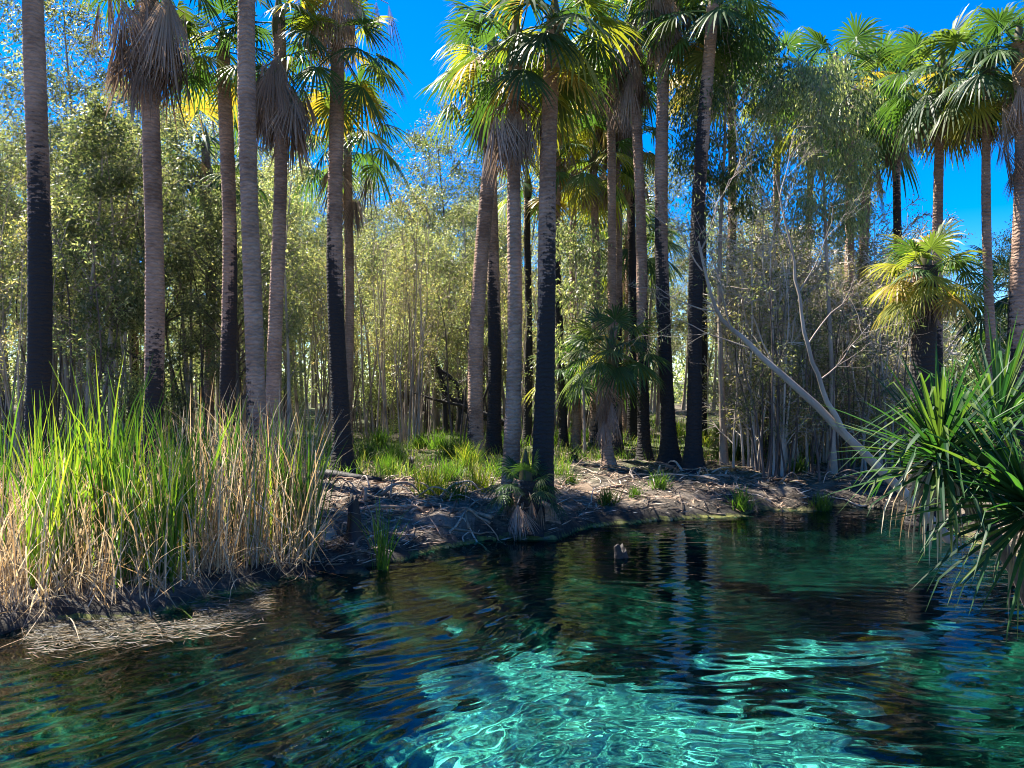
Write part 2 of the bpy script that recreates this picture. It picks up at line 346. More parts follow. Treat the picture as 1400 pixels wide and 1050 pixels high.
def palm_crown(name, top, nf, Rf, Lp, rs, root, gcol=None, yel=.12, low=-.5, nseg=26, hi=1.35):
    mb = MB(); ga = 2.39996
    for k in range(nf):
        t = (k + .5) / nf; az = k * ga + rs.uniform(-.3, .3); el = hi - (hi - low) * t ** .85 + rs.uniform(-.12, .12)
        d = np.array([cos(az) * cos(el), sin(az) * cos(el), sin(el)]); lp = Lp * rs.uniform(.8, 1.15)
        base = top + np.array([cos(az) * .06, sin(az) * .06, -t * .25])
        tt = np.linspace(0, 1, 5)[:, None]; pts = base + d * lp * tt; pts[:, 2] -= (tt[:, 0] ** 2) * lp * .28 * cos(el)
        col = GREENS[rs.randint(4)] if gcol is None else gcol[rs.randint(len(gcol))]
        if rs.rand() < yel * (.3 + 1.4 * t): col = YEL[rs.randint(3)]
        mb.tube(pts, np.linspace(.018, .009, 5), 4, col * 1.6 + .01, cap=False)
        dd = pts[-1] - pts[-2]; dd /= np.linalg.norm(dd)
        up = np.array([0, 0, 1.0]) if abs(dd[2]) < .93 else np.array([-cos(az), -sin(az), .3])
        fan(mb, pts[-1], dd, up + rs.normal(0, .15, 3), Rf * rs.uniform(.85, 1.1), rs.uniform(3.6, 4.8), nseg, .12 + .22 * t, col, rs, fold=.25, tip=.6)
    mb.tube(np.array([top - [0, 0, .5], top - [0, 0, .2], top + [0, 0, .15], top + [0, 0, .5]]), [.13, .15, .09, .01], 8, (.12, .11, .05), cap=False)
    return mb.build('crown', M['palm'], root)
def palm_skirt(top, axis_pts, length, n, rs, root, Lf=1.0, rad=.22, name='dead_skirt', loose=.34):
    """hanging dead fronds round the trunk from top down over length"""
    mb = MB()
    for k in range(n):
        t = k / max(1, n - 1); z = top[2] - length * t * .85; az = rs.uniform(0, 2 * pi)
        cx = np.interp(z, axis_pts[:, 2], axis_pts[:, 0]); cy = np.interp(z, axis_pts[:, 2], axis_pts[:, 1])
        out = rad * (.35 + .9 * (1 - t) * rs.uniform(.3, 1.2))
        P = np.array([cx + cos(az) * .14, cy + sin(az) * .14, z]); P2 = P + np.array([cos(az) * out, sin(az) * out, -Lf * .25])
        col = DEAD[rs.randint(4)]
        mb.tube(np.array([P, (P + P2) / 2 + [0, 0, .03], P2]), [.014, .012, .009], 4, col, cap=False)
        d = np.array([cos(az) * loose * rs.uniform(-.5, 1.3), sin(az) * loose * rs.uniform(-.5, 1.3), -1.0])
        fan(mb, P2, d, np.array([cos(az), sin(az), 0]), Lf * rs.uniform(.5, 1.2), rs.uniform(.5, 1.7), 18, .0, col, rs, fold=rs.uniform(.4, 1.1), tip=.1)
    return mb.build(name, M['dead'], root)
PALMS = {}
def palm(key, px, d, py_top, px_top, w_px, label, char_py=None, skirt=None, nf=26, Rf=.85, Lp=.95, yel=.12, low=-.5, crown=True, flare=1.5, char_soft=2.2, z0=None, seed=None, bend=0.0, group='tall fan palms'):
    rs = np.random.RandomState(seed or int(px * 7 + d)); b = at(px, d); b[2] = h1(b[0], b[1]) - .05 if z0 is None else z0
    t = at(px_top, d, py_top); r = w_px / F * d / 2; Hh = t[2] - b[2]
    root = empty('fan_palm', b, label, 'palm tree', group)
    n = max(12, int(Hh / .055)); u = np.linspace(0, 1, n); pts = np.zeros((n, 3))
    pts[:, 0] = (t[0] - b[0]) * u + bend * np.sin(u * pi) + .05 * np.sin(u * 6 + px) + .07 * np.sin(u * 3 + px * 2) * u; pts[:, 2] = Hh * u; pts[:, 1] = .05 * np.sin(u * 5)
    z = pts[:, 2]; rad = r * (1.06 - .2 * u) * (1 + (flare - 1) * np.exp(-z / .28) + .18 * np.exp(-z / 1.2))
    rad *= 1 + .03 * (np.arange(n) % 2) + rs.normal(0, .016, n) + .05 * np.sin(z * 1.3 + px) * np.sin(z * .6 + d)
    sides = 18; mb = MB(); 
    if char_py is None: chz = -4
    else: chz = CAMZ + (HY - char_py) / F * d - b[2]
    az = np.arange(sides) / sides * 2 * pi
    cz = (chz - z[:-1, None]) / char_soft + .5 + .65 * np.sin(az + px)[None, :]
    cz = np.clip(cz, -.35, 1.3).reshape(-1); cc = np.stack([cz, cz, cz], -1)
    P = mb.tube(pts, rad, sides, (0, 0, 0), cap=False); mb.C[-1][:len(cc)] = cc
    mb.build('trunk', M['ptrunk'], root, smooth=True)
    top = pts[-1]
    if crown: palm_crown('crown', top, nf, Rf, Lp, rs, root, yel=yel, low=low)
    if skirt:
        s0, s1, nn, lf, rd = skirt; zt = CAMZ + (HY - s0) / F * d - b[2]; zb = CAMZ + (HY - s1) / F * d - b[2]
        palm_skirt(np.array([0, 0, zt]), pts, max(.1, zt - zb - lf * 1.0), nn, rs, root, lf, rd)
    PALMS[key] = root; return root
# front row, left to right
palm('a', 50, 14, -230, 44, 29, 'leftmost tall palm, bare trunk darkening downward behind the green reeds', 330, None, nf=10)
palm('b', 207, 15.5, -60, 205, 24, 'palm with a big grey-brown skirt of dead fronds rising behind the reeds', 560, (-20, 165, 46, 1.5, .62), nf=15, yel=.05)
palm('c', 312, 17, 62, 312, 20, 'slim brown palm with black lower trunk just left of the tall bare one', 365, None, nf=20, Rf=.8, Lp=.7, yel=.2)
palm('d', 347, 13.5, -260, 342, 24, 'tall bare pale-brown palm trunk running out of the top of the picture', 620, None, nf=9)
palm('e', 374, 16.5, 20, 382, 19, 'palm with a long shaggy brown skirt just right of the tall bare trunk', 640, (70, 232, 40, 1.4, .45), nf=14, Rf=.8, Lp=.8, low=-.1)
palm('f', 467, 17.2, 60, 456, 22, 'palm with black flared foot standing alone right of the reeds', 330, (-30, 90, 26, 1.2, .9), nf=20, low=-.9, flare=2.6, yel=.2, char_soft=1.6)
palm('g', 476, 24, 165, 478, 13, 'thinner palm with open round crown behind the black-footed palm', 700, (210, 330, 12, 1.3, .5), nf=18, Rf=1.1, Lp=1.3, low=-.8, yel=0)
palm('h', 650, 20, 95, 672, 20, 'palm leaning right with blackened foot, left of the pale waterside pair', 560, (110, 222, 26, 1.3, .4), nf=20, Rf=1.0, Lp=1.0, yel=.15, bend=-.08)
palm('i', 673, 22, 60, 676, 17, 'dark half-hidden palm trunk directly behind the leaning palm', 430, None, nf=14, Rf=1., Lp=1., yel=.1)
palm('j', 697, 13.3, 55, 703, 20, 'pale ringed palm at the water edge, left one of the pair', 780, (140, 228, 22, 1.0, .3), nf=17, Rf=.8, Lp=.8, yel=.25, flare=2.2, z0=.02)
palm('k', 741, 13.1, 28, 756, 25, 'waterside palm with trunk charred on one side, right one of the pair', 420, None, nf=20, Rf=.85, Lp=.75, yel=.25, flare=2.9, low=-.7, z0=.02, bend=-.06)
palm('l', 884, 20, 30, 868, 15, 'slim palm with black foot, leftmost of the three standing close together', 430, (30, 175, 30, 1.2, .35), nf=18, Rf=.9, Lp=.9, flare=2)
palm('m', 913, 19, -60, 904, 18, 'palm with wide black foot, middle of the three standing close together', 330, (-30, 95, 26, 1.2, .5), nf=22, Rf=.9, Lp=.9, flare=2.3)
palm('n', 944, 18, 10, 972, 19, 'black palm leaning right, rightmost of the three standing close together', 200, None, nf=20, Rf=.9, Lp=.9, flare=2.2, yel=.1)
palm('o', 997, 27, 60, 1003, 12, 'thin dark palm trunk behind the grassy tuft right of the black trio', 280, None, nf=16, Rf=1.0, Lp=1.0)
palm('p', 1183, 24, 130, 1186, 13, 'pale-trunked palm rising through the weeping grey-green tree', 700, (210, 330, 14, 1.2, .5), nf=24, Rf=1.2, Lp=1.3, low=-1.0, yel=.12)
palm('q', 1276, 17, 95, 1289, 13, 'tall palm with short pale skirt against the sky at right', 520, (125, 208, 26, 1.0, .5), nf=26, Rf=.8, Lp=.85, yel=.2, low=-.9, flare=1.2)
palm('r', 1358, 16, 90, 1350, 12, 'thin-trunked palm right of the tall skirted one, orange dying fronds below its crown', 700, (120, 220, 10, .9, .5), nf=24, Rf=.72, Lp=.8, yel=.35, low=-1.1, flare=1.2)
palm('s', 1392, 15, 60, 1393, 22, 'thick dark palm trunk at the right edge of the picture', 400, (100, 300, 20, .9, .3), nf=20, Rf=.72, Lp=.75, yel=.25)
# second row
palm('t', 287, 26, 195, 286, 13, 'smaller palm with drooping green crown behind the skirted palms at left', 700, (215, 250, 8, 1.2, .4), nf=22, Rf=1.1, Lp=1.4, low=-.8, group='palms in the second row')
palm('u', 183, 30, 165, 180, 10, 'distant palm with brown skirt behind the left shaggy palm', 500, (190, 240, 12, 1.5, .4), nf=16, Rf=1.1, Lp=1.1, yel=.4, group='palms in the second row')
palm('v', 846, 25, 105, 843, 11, 'palm with ragged hanging skirt behind the black trio, left of it', 400, (110, 250, 36, 1.5, .5), nf=16, Rf=1.0, Lp=1.0, yel=.3, group='palms in the second row')
palm('w', 787, 28, 130, 786, 10, 'yellowing palm between the waterside pair and the ragged skirted palm', 480, (190, 285, 10, 1.3, .3), nf=26, Rf=1.1, Lp=1.3, yel=.55, low=-.9, group='palms in the second row')
palm('x', 858, 29, 322, 858, 12, 'low green palm crown showing behind the black trio at mid height', 560, (350, 420, 8, 1.2, .4), nf=22, Rf=1.2, Lp=1.5, low=-.6, group='palms in the second row')
palm('y', 1108, 27, 150, 1105, 9, 'palm with bright yellow-green fronds at the left of the weeping tree', 600, None, nf=18, Rf=1.1, Lp=1.1, yel=.5, group='palms in the second row')
palm('ae', 1160, 21, 105, 1160, 12, 'palm with bright green crown against the sky, above the weeping tree', 600, (120, 200, 12, .9, .4), nf=26, Rf=1.0, Lp=1.1, yel=.25, low=-.6, group='palms in the second row')
palm('af', 815, 24, 215, 815, 11, 'middle-height palm with yellowing crown left of the black trio', 560, (225, 290, 12, 1.1, .4), nf=22, Rf=.9, Lp=1.0, yel=.5, low=-.9, group='palms in the second row')
palm('ag', 845, 22, 30, 826, 12, 'palm with hanging dead fronds rising behind the low fan palm', 480, (60, 150, 26, 1.3, .5), nf=16, Rf=.9, Lp=1.0, yel=.3, low=-.9, group='palms in the second row')
palm('ba', 722, 25, 250, 720, 10, 'thin black palm trunk seen between the waterside pair', 300, None, nf=14, Rf=.9, Lp=.9, yel=.3, group='palms in the second row')
palm('bb', 768, 24, 140, 764, 10, 'slim dark palm just right of the waterside pair', 330, (170, 260, 10, 1.1, .4), nf=18, Rf=.9, Lp=.9, yel=.5, low=-.9, group='palms in the second row')
palm('bc', 961, 27, 85, 958, 10, 'slim palm behind the trunk leaning right, ragged fronds under its crown', 330, (110, 190, 12, 1.1, .4), nf=18, Rf=1.0, Lp=1.0, yel=.3, low=-.9, group='palms in the second row')
palm('bd', 1063, 29, 95, 1066, 10, 'slim palm left of the weeping tree, half hidden by thickets', 350, (120, 200, 10, 1.1, .4), nf=20, Rf=1.0, Lp=1.1, yel=.35, low=-.8, group='palms in the second row')
palm('be', 866, 26, 190, 862, 12, 'dark palm close behind the leftmost of the black trio', 300, (215, 290, 16, 1.1, .4), nf=16, Rf=.9, Lp=.9, yel=.3, low=-.9, group='palms in the second row')
palm('bf', 1232, 23, 110, 1226, 11, 'palm with drooping dark fronds left of the tall skirted palm', 300, (150, 240, 12, 1.0, .4), nf=24, Rf=.95, Lp=1.0, yel=.3, low=-1.1, group='palms in the second row')
palm('z', 1392, 24, 395, 1392, 14, 'low palm behind the thin trunks at the right edge', 600, None, nf=20, Rf=1.2, Lp=1.2, group='palms in the second row')
palm('aa', 1262, 13.5, 365, 1262, 34, 'low palm with black stem and orange dying fronds above the pandanus', 330, (385, 400, 10, .6, .25), nf=26, Rf=.58, Lp=.5, yel=.7, low=-.55, flare=1.2, group='low fan palms')
palm('ab', 832, 18.5, 475, 830, 13, 'low green fan palm with dead fronds round its foot, left of the black trio', 640, (500, 625, 16, .8, .25), nf=26, Rf=.72, Lp=.75, yel=.02, low=-.35, group='low fan palms')
palm('ac', 790, 24, 505, 786, 10, 'small dark fan palm behind the waterside pair', 700, None, nf=14, Rf=.8, Lp=.9, yel=.02, low=-.4, group='low fan palms')
palm('ad', 722, 12.55, 655, 716, 34, 'young fan palm sprouting on the knobbly foot of the waterside pair', 700, (668, 740, 22, .5, .22), nf=15, Rf=.34, Lp=.34, yel=.0, low=-.1, flare=1.6, z0=.0, group='low fan palms')

# ------------------------------------------------------------------ broadleaved trees
LEAFC = {'olive': np.array([(.10, .125, .06), (.14, .155, .085), (.075, .10, .055), (.21, .205, .12)]),
         'dark': np.array([(.045, .075, .028), (.065, .10, .03), (.10, .13, .045)]),
         'grey': np.array([(.10, .115, .07), (.14, .15, .09), (.07, .085, .05), (.18, .17, .10)]),
         'dry': np.array([(.20, .17, .10), (.15, .15, .06), (.26, .21, .14), (.12, .12, .05)])}
def tree_meshes(seed, h, cb, cr, nl, per, ll, lw, pal, tr, bark='pale', droop=.3, sub=5, sig=.16, stems=1, wig=.12, twig=.008, up=.9):
    rs = np.random.RandomState(seed); tb = MB(); lb = MB(); LP = []; LD = []
    for st in range(stems):
        off = rs.uniform(-.35, .35, 2) * (stems > 1); n = 12; u = np.linspace(0, 1, n)
        pts = np.zeros((n, 3)); ph = rs.uniform(0, 6, 4); lean = rs.uniform(-.06, .06, 2) * h * (1 + .8 * (stems > 1))
        hh = h * rs.uniform(.8, 1.0) if st else h
        pts[:, 0] = off[0] + lean[0] * u + wig * np.sin(u * 5 + ph[0]) * u * h * .12 + wig * .3 * np.sin(u * 11 + ph[2]) * u; pts[:, 1] = off[1] + lean[1] * u + wig * np.sin(u * 6 + ph[1]) * u * h * .12
        pts[:, 2] = hh * u - .1 * (1 - u)
        rad = tr * (1 - .85 * u) * (1 + .5 * np.exp(-u * hh / .2)); tb.tube(pts, rad, 7, (-1, 0, 0), cap=False)
        m = max(3, nl // stems)
        for k in range(m):
            t = cb + (1 - cb) * ((k + rs.rand()) / m); az = k * 2.4 + rs.uniform(-.5, .5)
            p0 = np.array([np.interp(t, u, pts[:, a]) for a in range(3)])
            shape = (.35 + 1.1 * sin(pi * min(1, max(0, (t - cb) / (1 - cb) * .85 + .12)))) / 1.3
            Ln = cr * shape * rs.uniform(.6, 1.15) + .15; el = up * rs.uniform(.4, 1.1)
            dv = np.array([cos(az) * cos(el), sin(az) * cos(el), sin(el)]); s = np.linspace(0, 1, 6)[:, None]
            lp = p0 + dv * Ln * s + np.array([0, 0, 1]) * (s ** 2) * Ln * .15 + rs.normal(0, .03 * Ln, (6, 3)) * s
            r0 = max(.006, np.interp(t, u, rad) * .5); tb.tube(lp, np.linspace(r0, twig, 6), 4, (-1, 0, 0), cap=False)
            for q_ in range(sub):
                tt = rs.uniform(.3, 1); pp = np.array([np.interp(tt, s[:, 0], lp[:, a]) for a in range(3)])
                az2 = az + rs.uniform(-1.6, 1.6); el2 = rs.uniform(-.2, 1.2); l2 = Ln * rs.uniform(.2, .5)
                d2 = np.array([cos(az2) * cos(el2), sin(az2) * cos(el2), sin(el2)]); s3 = np.linspace(0, 1, 4)[:, None]
                tp = pp + d2 * l2 * s3; tp[:, 2] -= droop * (s3[:, 0] ** 2) * l2; tb.tube(tp, np.linspace(twig * 1.3, twig * .5, 4), 3, (-1, 0, 0), cap=False)
                if rs.rand() < .12: continue
                npl = int(per * rs.uniform(.2, 1.8)); ss = rs.uniform(.2, 1.1, npl)
                c = pp + d2 * (l2 * ss)[:, None] + rs.normal(0, sig, (npl, 3)); c[:, 2] -= droop * ss ** 2 * l2
                LP.append(c); dd = d2 * .6 + rs.normal(0, .6, (npl, 3)); dd[:, 2] -= droop * 2.2; LD.append(dd)
    P = np.vstack(LP); D = np.vstack(LD); n = len(P)
    c = LEAFC[pal][rs.randint(len(LEAFC[pal]), size=n)] * rs.uniform(.75, 1.25, (n, 1))
    lb.leaves(P, D, rs.normal(0, 1, (n, 3)), ll * rs.uniform(.6, 1.3, n), lw * rs.uniform(.7, 1.3, n), c)
    return tb, lb
def make_tree(name, loc, label, cat, group, *a, bark='pale', **k):
    root = empty(name, loc, label, cat, group); tb, lb = tree_meshes(*a, **k)
    tb.build('trunk', M[bark], root, smooth=True); lb.build('crown', M['leaf'], root); return root

PROTO = []
specs = [  # name, args
    ('paperbark_tree', (101, 10.0, .30, 1.5, 24, 56, .11, .020, 'olive', .085), dict(bark='pale', sub=6)),
    ('paperbark_tree', (102, 11.5, .38, 1.7, 26, 60, .11, .020, 'olive', .10), dict(bark='pale', sub=6)),
    ('paperbark_tree', (103, 8.5, .25, 1.3, 22, 60, .11, .019, 'grey', .07), dict(bark='pale', stems=2, sub=6)),
    ('paperbark_tree', (104, 9.5, .35, 1.4, 22, 70, .12, .018, 'grey', .075), dict(bark='pale', stems=2, sub=6)),
    ('broadleaf_tree', (105, 9.0, .2, 2.2, 28, 80, .12, .021, 'grey', .10), dict(bark='dark', sub=6)),
    ('broadleaf_tree', (106, 10.5, .22, 2.3, 28, 90, .12, .021, 'olive', .11), dict(bark='dark', sub=6)),
    ('sapling', (107, 6.4, .10, 1.0, 46, 7, .09, .013, 'dry', .03), dict(bark='twig', stems=7, sub=8, wig=.2, twig=.010)),
    ('sapling', (108, 5.6, .12, .9, 42, 9, .09, .013, 'grey', .028), dict(bark='twig', stems=7, sub=8, wig=.2, twig=.010)),
    ('sapling', (109, 6.5, .3, .8, 16, 20, .11, .018, 'olive', .04), dict(bark='dark', stems=3, sub=5, wig=.25)),
    ('sapling', (111, 8.0, .45, .7, 16, 22, .10, .016, 'grey', .04), dict(bark='pale', stems=4, sub=5, wig=.2)),
    ('sapling', (112, 7.0, .35, .7, 18, 16, .10, .016, 'dry', .032), dict(bark='pale', stems=5, sub=6, wig=.2)),
    ('shrub', (110, 2.6, .05, 1.0, 20, 40, .10, .020, 'olive', .03), dict(bark='dark', stems=4, sub=5)),
]
KIND = {'paperbark_tree': 'tree', 'broadleaf_tree': 'tree', 'sapling': 'sapling', 'shrub': 'shrub'}
PLACED = []      # (obj, px, d, kind) for the labels
protos = {}
def place(idx, px, d, s=1.0, rz=None):
    nm, a, k = specs[idx]; x = (px - CX) / F * d; loc = (x, d, h1(x, d) - .03)
    if idx not in protos:
        o = make_tree(nm, loc, nm, KIND[nm], None, *a, **k); protos[idx] = o
    else: o = copy_tree(protos[idx]); o.location = loc
    o.scale = (s, s, s * random.uniform(.92, 1.08)); o.rotation_euler = (0, 0, random.uniform(0, 6.28) if rz is None else rz)
    PLACED.append((o, px, d, nm)); return o
rf = random.Random(5)
def scatter(n, d0, d1, px0, px1, kinds, s0, s1, mind=1.2):
    pts = []; tries = 0
    while len(pts) < n and tries < n * 30:
        tries += 1; d = d0 + (d1 - d0) * rf.random() ** .8; px = rf.uniform(px0, px1); x = (px - CX) / F * d
        if any((x - a) ** 2 + (d - b) ** 2 < mind ** 2 for a, b in pts): continue
        pts.append((x, d)); place(rf.choice(kinds), px, d, rf.uniform(s0, s1))
# centre: slender trunks; sides: denser; right: low and twiggy
scatter(30, 30, 40, 380, 900, [0, 2, 2, 3, 3, 8, 2], .85, 1.15)
scatter(46, 38, 58, 350, 1050, [0, 1, 2, 3, 5], 1.05, 1.4, 1.5)
scatter(32, 21, 34, -120, 430, [0, 1, 2, 3, 3, 2, 4], .8, 1.15)
scatter(28, 34, 56, -100, 420, [1, 5, 0, 1, 0], 1.1, 1.5, 1.5)
scatter(44, 17.5, 28, 1010, 1250, [6, 7, 6, 7, 6], .8, 1.2, .5)
scatter(10, 26, 40, 1000, 1230, [2, 3, 0], .8, 1.0, 1.2)
scatter(20, 22, 40, 1000, 1500, [2, 3, 0, 6], .45, .7, 1.2)
scatter(26, 34, 60, 1000, 1500, [0, 1, 5, 2], .65, .9, 1.5)
scatter(44, 23, 34, 430, 880, [9, 10, 9, 10, 8], .75, 1.15, .55)
scatter(20, 21, 32, 40, 430, [9, 10, 8], .8, 1.2, .7)
scatter(14, 26, 40, -60, 900, [11], .6, 1.1, 1.2)
scatter(10, 18, 30, 1020, 1500, [11, 11, 7], .6, 1.0, 1.0)
scatter(12, 17, 24, -100, 240, [11, 8, 10], .7, 1.1, 1.0)
scatter(9, 16.2, 20, 1040, 1170, [8], .55, .8, .5)
scatter(5, 17, 22, 1195, 1400, [8, 6], .5, .7, .6)
def atree(name, px, d, label, cat, *a, **k):
    x = (px - CX) / F * d; return make_tree(name, (x, d, h1(x, d) - .03), label, cat, None, *a, **k)
atree('gum_tree', 15, 26, 'tall grey-leaved gum at the top left corner behind the leftmost palm', 'tree', 201, 16.5, .35, 2.6, 26, 60, .16, .025, 'grey', .13, bark='grey', sub=6, sig=.22)
atree('gum_tree', 108, 28, 'grey-leaved gum against the sky between the leftmost palm and shaggy palm', 'tree', 202, 15.5, .42, 2.3, 24, 60, .16, .025, 'grey', .12, bark='grey', sub=6, sig=.22)
atree('broadleaf_tree', 118, 20, 'dark bushy tree between the leftmost palm and the shaggy palm', 'tree', 203, 9.0, .25, 1.5, 24, 95, .13, .026, 'olive', .08, bark='pale', sub=6, sig=.16)
atree('broadleaf_tree', 990, 19.5, 'dark drooping-leaved tree high up just right of the black palm trio', 'tree', 204, 11.2, .56, 1.75, 34, 100, .13, .017, 'dark', .09, bark='grey', sub=7, droop=.8, sig=.17)
atree('weeping_tree', 1140, 17.5, 'weeping olive-green tree with pale trunk in front of the right palms', 'tree', 205, 9.0, .58, 1.3, 28, 80, .12, .014, 'olive', .07, bark='grey', sub=8, droop=1.0, sig=.16)
atree('broadleaf_tree', 800, 22, 'thin leafy tree between the waterside palms and the black trio', 'tree', 206, 6.6, .35, 1.2, 18, 40, .15, .022, 'olive', .05, bark='pale', sub=6, droop=.6)

# far wood: one mass behind everything
rs = np.random.RandomState(77); mb = MB(); n = 130000
yy = rs.uniform(62, 95, n); xx = rs.uniform(-1, 1, n) * yy * .85; top = 6.5 + 5 * vnoise(xx, yy, 5, 40) + 2.5 * vnoise(xx, yy, 1.7, 41); top = np.where(xx > 28, top * .75, top)
zz = .4 + (rs.rand(n) ** 1.15) * top; kp = vnoise(xx + zz * .7, yy + zz, 1.6, 42) > .22; P = np.stack([xx, yy, zz], -1)[kp]; n = len(P)
mb.leaves(P, rs.normal(0, 1, (n, 3)), rs.normal(0, 1, (n, 3)), .42 * rs.uniform(.5, 1.2, n), .11, LEAFC['olive'][rs.randint(4, size=n)] * rs.uniform(.7, 1.2, (n, 1)))
fw = mb.build('distant_woodland', M['leaf']); tag(fw, 'dense far woodland closing off the view behind all the trees', 'woodland', kind='stuff')

# ------------------------------------------------------------------ leaning grey tree over the bank at right
def pline(pl, n=14, jit=.0, rs=R):
    pl = np.array(pl, float); t = np.linspace(0, 1, len(pl)); u = np.linspace(0, 1, n)
    # smooth through the points
    out = np.stack([np.interp(u, t, pl[:, a]) for a in range(3)], -1)
    k = np.array([.25, .5, .25])
    for _ in range(2):
        o2 = out.copy(); o2[1:-1] = .25 * out[:-2] + .5 * out[1:-1] + .25 * out[2:]; out = o2
    return out + rs.normal(0, jit, out.shape) * np.sin(u * pi)[:, None]
def grow(tb, p0, dv, ln, r, depth, rs, up=.15, tips=None):
    s = np.linspace(0, 1, 7)[:, None]; d = dv / np.linalg.norm(dv)
    pts = p0 + d * ln * s + np.array([0, 0, up]) * s ** 2 * ln + np.cumsum(rs.normal(0, .035 * ln, (7, 3)), 0) * s
    tb.tube(pts, np.linspace(r, r * .35, 7), 5 if depth > 1 else 3, (-1, 0, 0), cap=False)
    if tips is not None and depth <= 1: tips.append(pts[3:])
    if depth > 0:
        for k in range(rs.randint(3, 6)):
            i = rs.randint(2, 7); dd = d + rs.normal(0, .55, 3)
            grow(tb, pts[i], dd, ln * rs.uniform(.4, .65), r * .4, depth - 1, rs, up, tips)
rs = np.random.RandomState(31); dL = 12.0; bx = at(1318, dL, 752); bz = h1(bx[0], dL)
root = empty('leaning_tree', (bx[0], dL, bz), 'bare pale-grey tree leaning left over the bank beside the pandanus', 'tree'); o0 = np.array([bx[0], dL, bz]); tb = MB()
main = pline([at(1330, dL, 770), at(1262, dL, 700), at(1165, dL, 603), at(1085, dL + .2, 525), at(1020, dL + .4, 468), at(975, dL + .5, 425), at(955, dL + .6, 330)], 24, .012, rs) - o0
tb.tube(main, np.linspace(.09, .018, 24), 12, (-1, 0, 0), cap=False)
br = pline([at(1160, dL, 600), at(1128, dL, 545), at(1105, dL, 480), at(1092, dL, 400), at(1078, dL + .1, 320), at(1060, dL + .2, 240)], 18, .015, rs) - o0
tb.tube(br, np.linspace(.045, .01, 18), 9, (-1, 0, 0), cap=False)
tips = []
for (px, py, dx, dz, ln) in [(1030, 478, -.6, .3, 1.6), (1060, 505, -.5, .9, 1.3), (1000, 450, -.3, 1, 1.5), (975, 425, -1, .1, 1.0), (960, 370, -.6, .6, 1.2), (957, 345, .5, .8, 1.2)]:
    grow(tb, at(px, dL + .4, py) - o0, np.array([dx, rs.uniform(-.4, .4), dz]), ln, .014, 3, rs, .1, tips)
for (px, py, dx, dz, ln) in [(1092, 400, .6, .9, 1.4), (1085, 350, -.5, .9, 1.4), (1105, 470, .7, .8, 1.3), (1066, 270, .3, 1, 1.0), (1120, 520, .8, .6, 1.1)]:
    grow(tb, at(px, dL, py) - o0, np.array([dx, rs.uniform(-.4, .4), dz]), ln, .013, 3, rs, .1, tips)
tb.build('trunk', M['grey'], root, smooth=True)
lb = MB(); P = np.vstack(tips); P = P[rs.randint(len(P), size=900)] + rs.normal(0, .07, (900, 3)); n = len(P)
lb.leaves(P, rs.normal(0, .5, (n, 3)) - [0, 0, .8], rs.normal(0, 1, (n, 3)), .09 * rs.uniform(.6, 1.3, n), .010, LEAFC['grey'][rs.randint(4, size=n)]); lb.build('crown', M['leaf'], root)

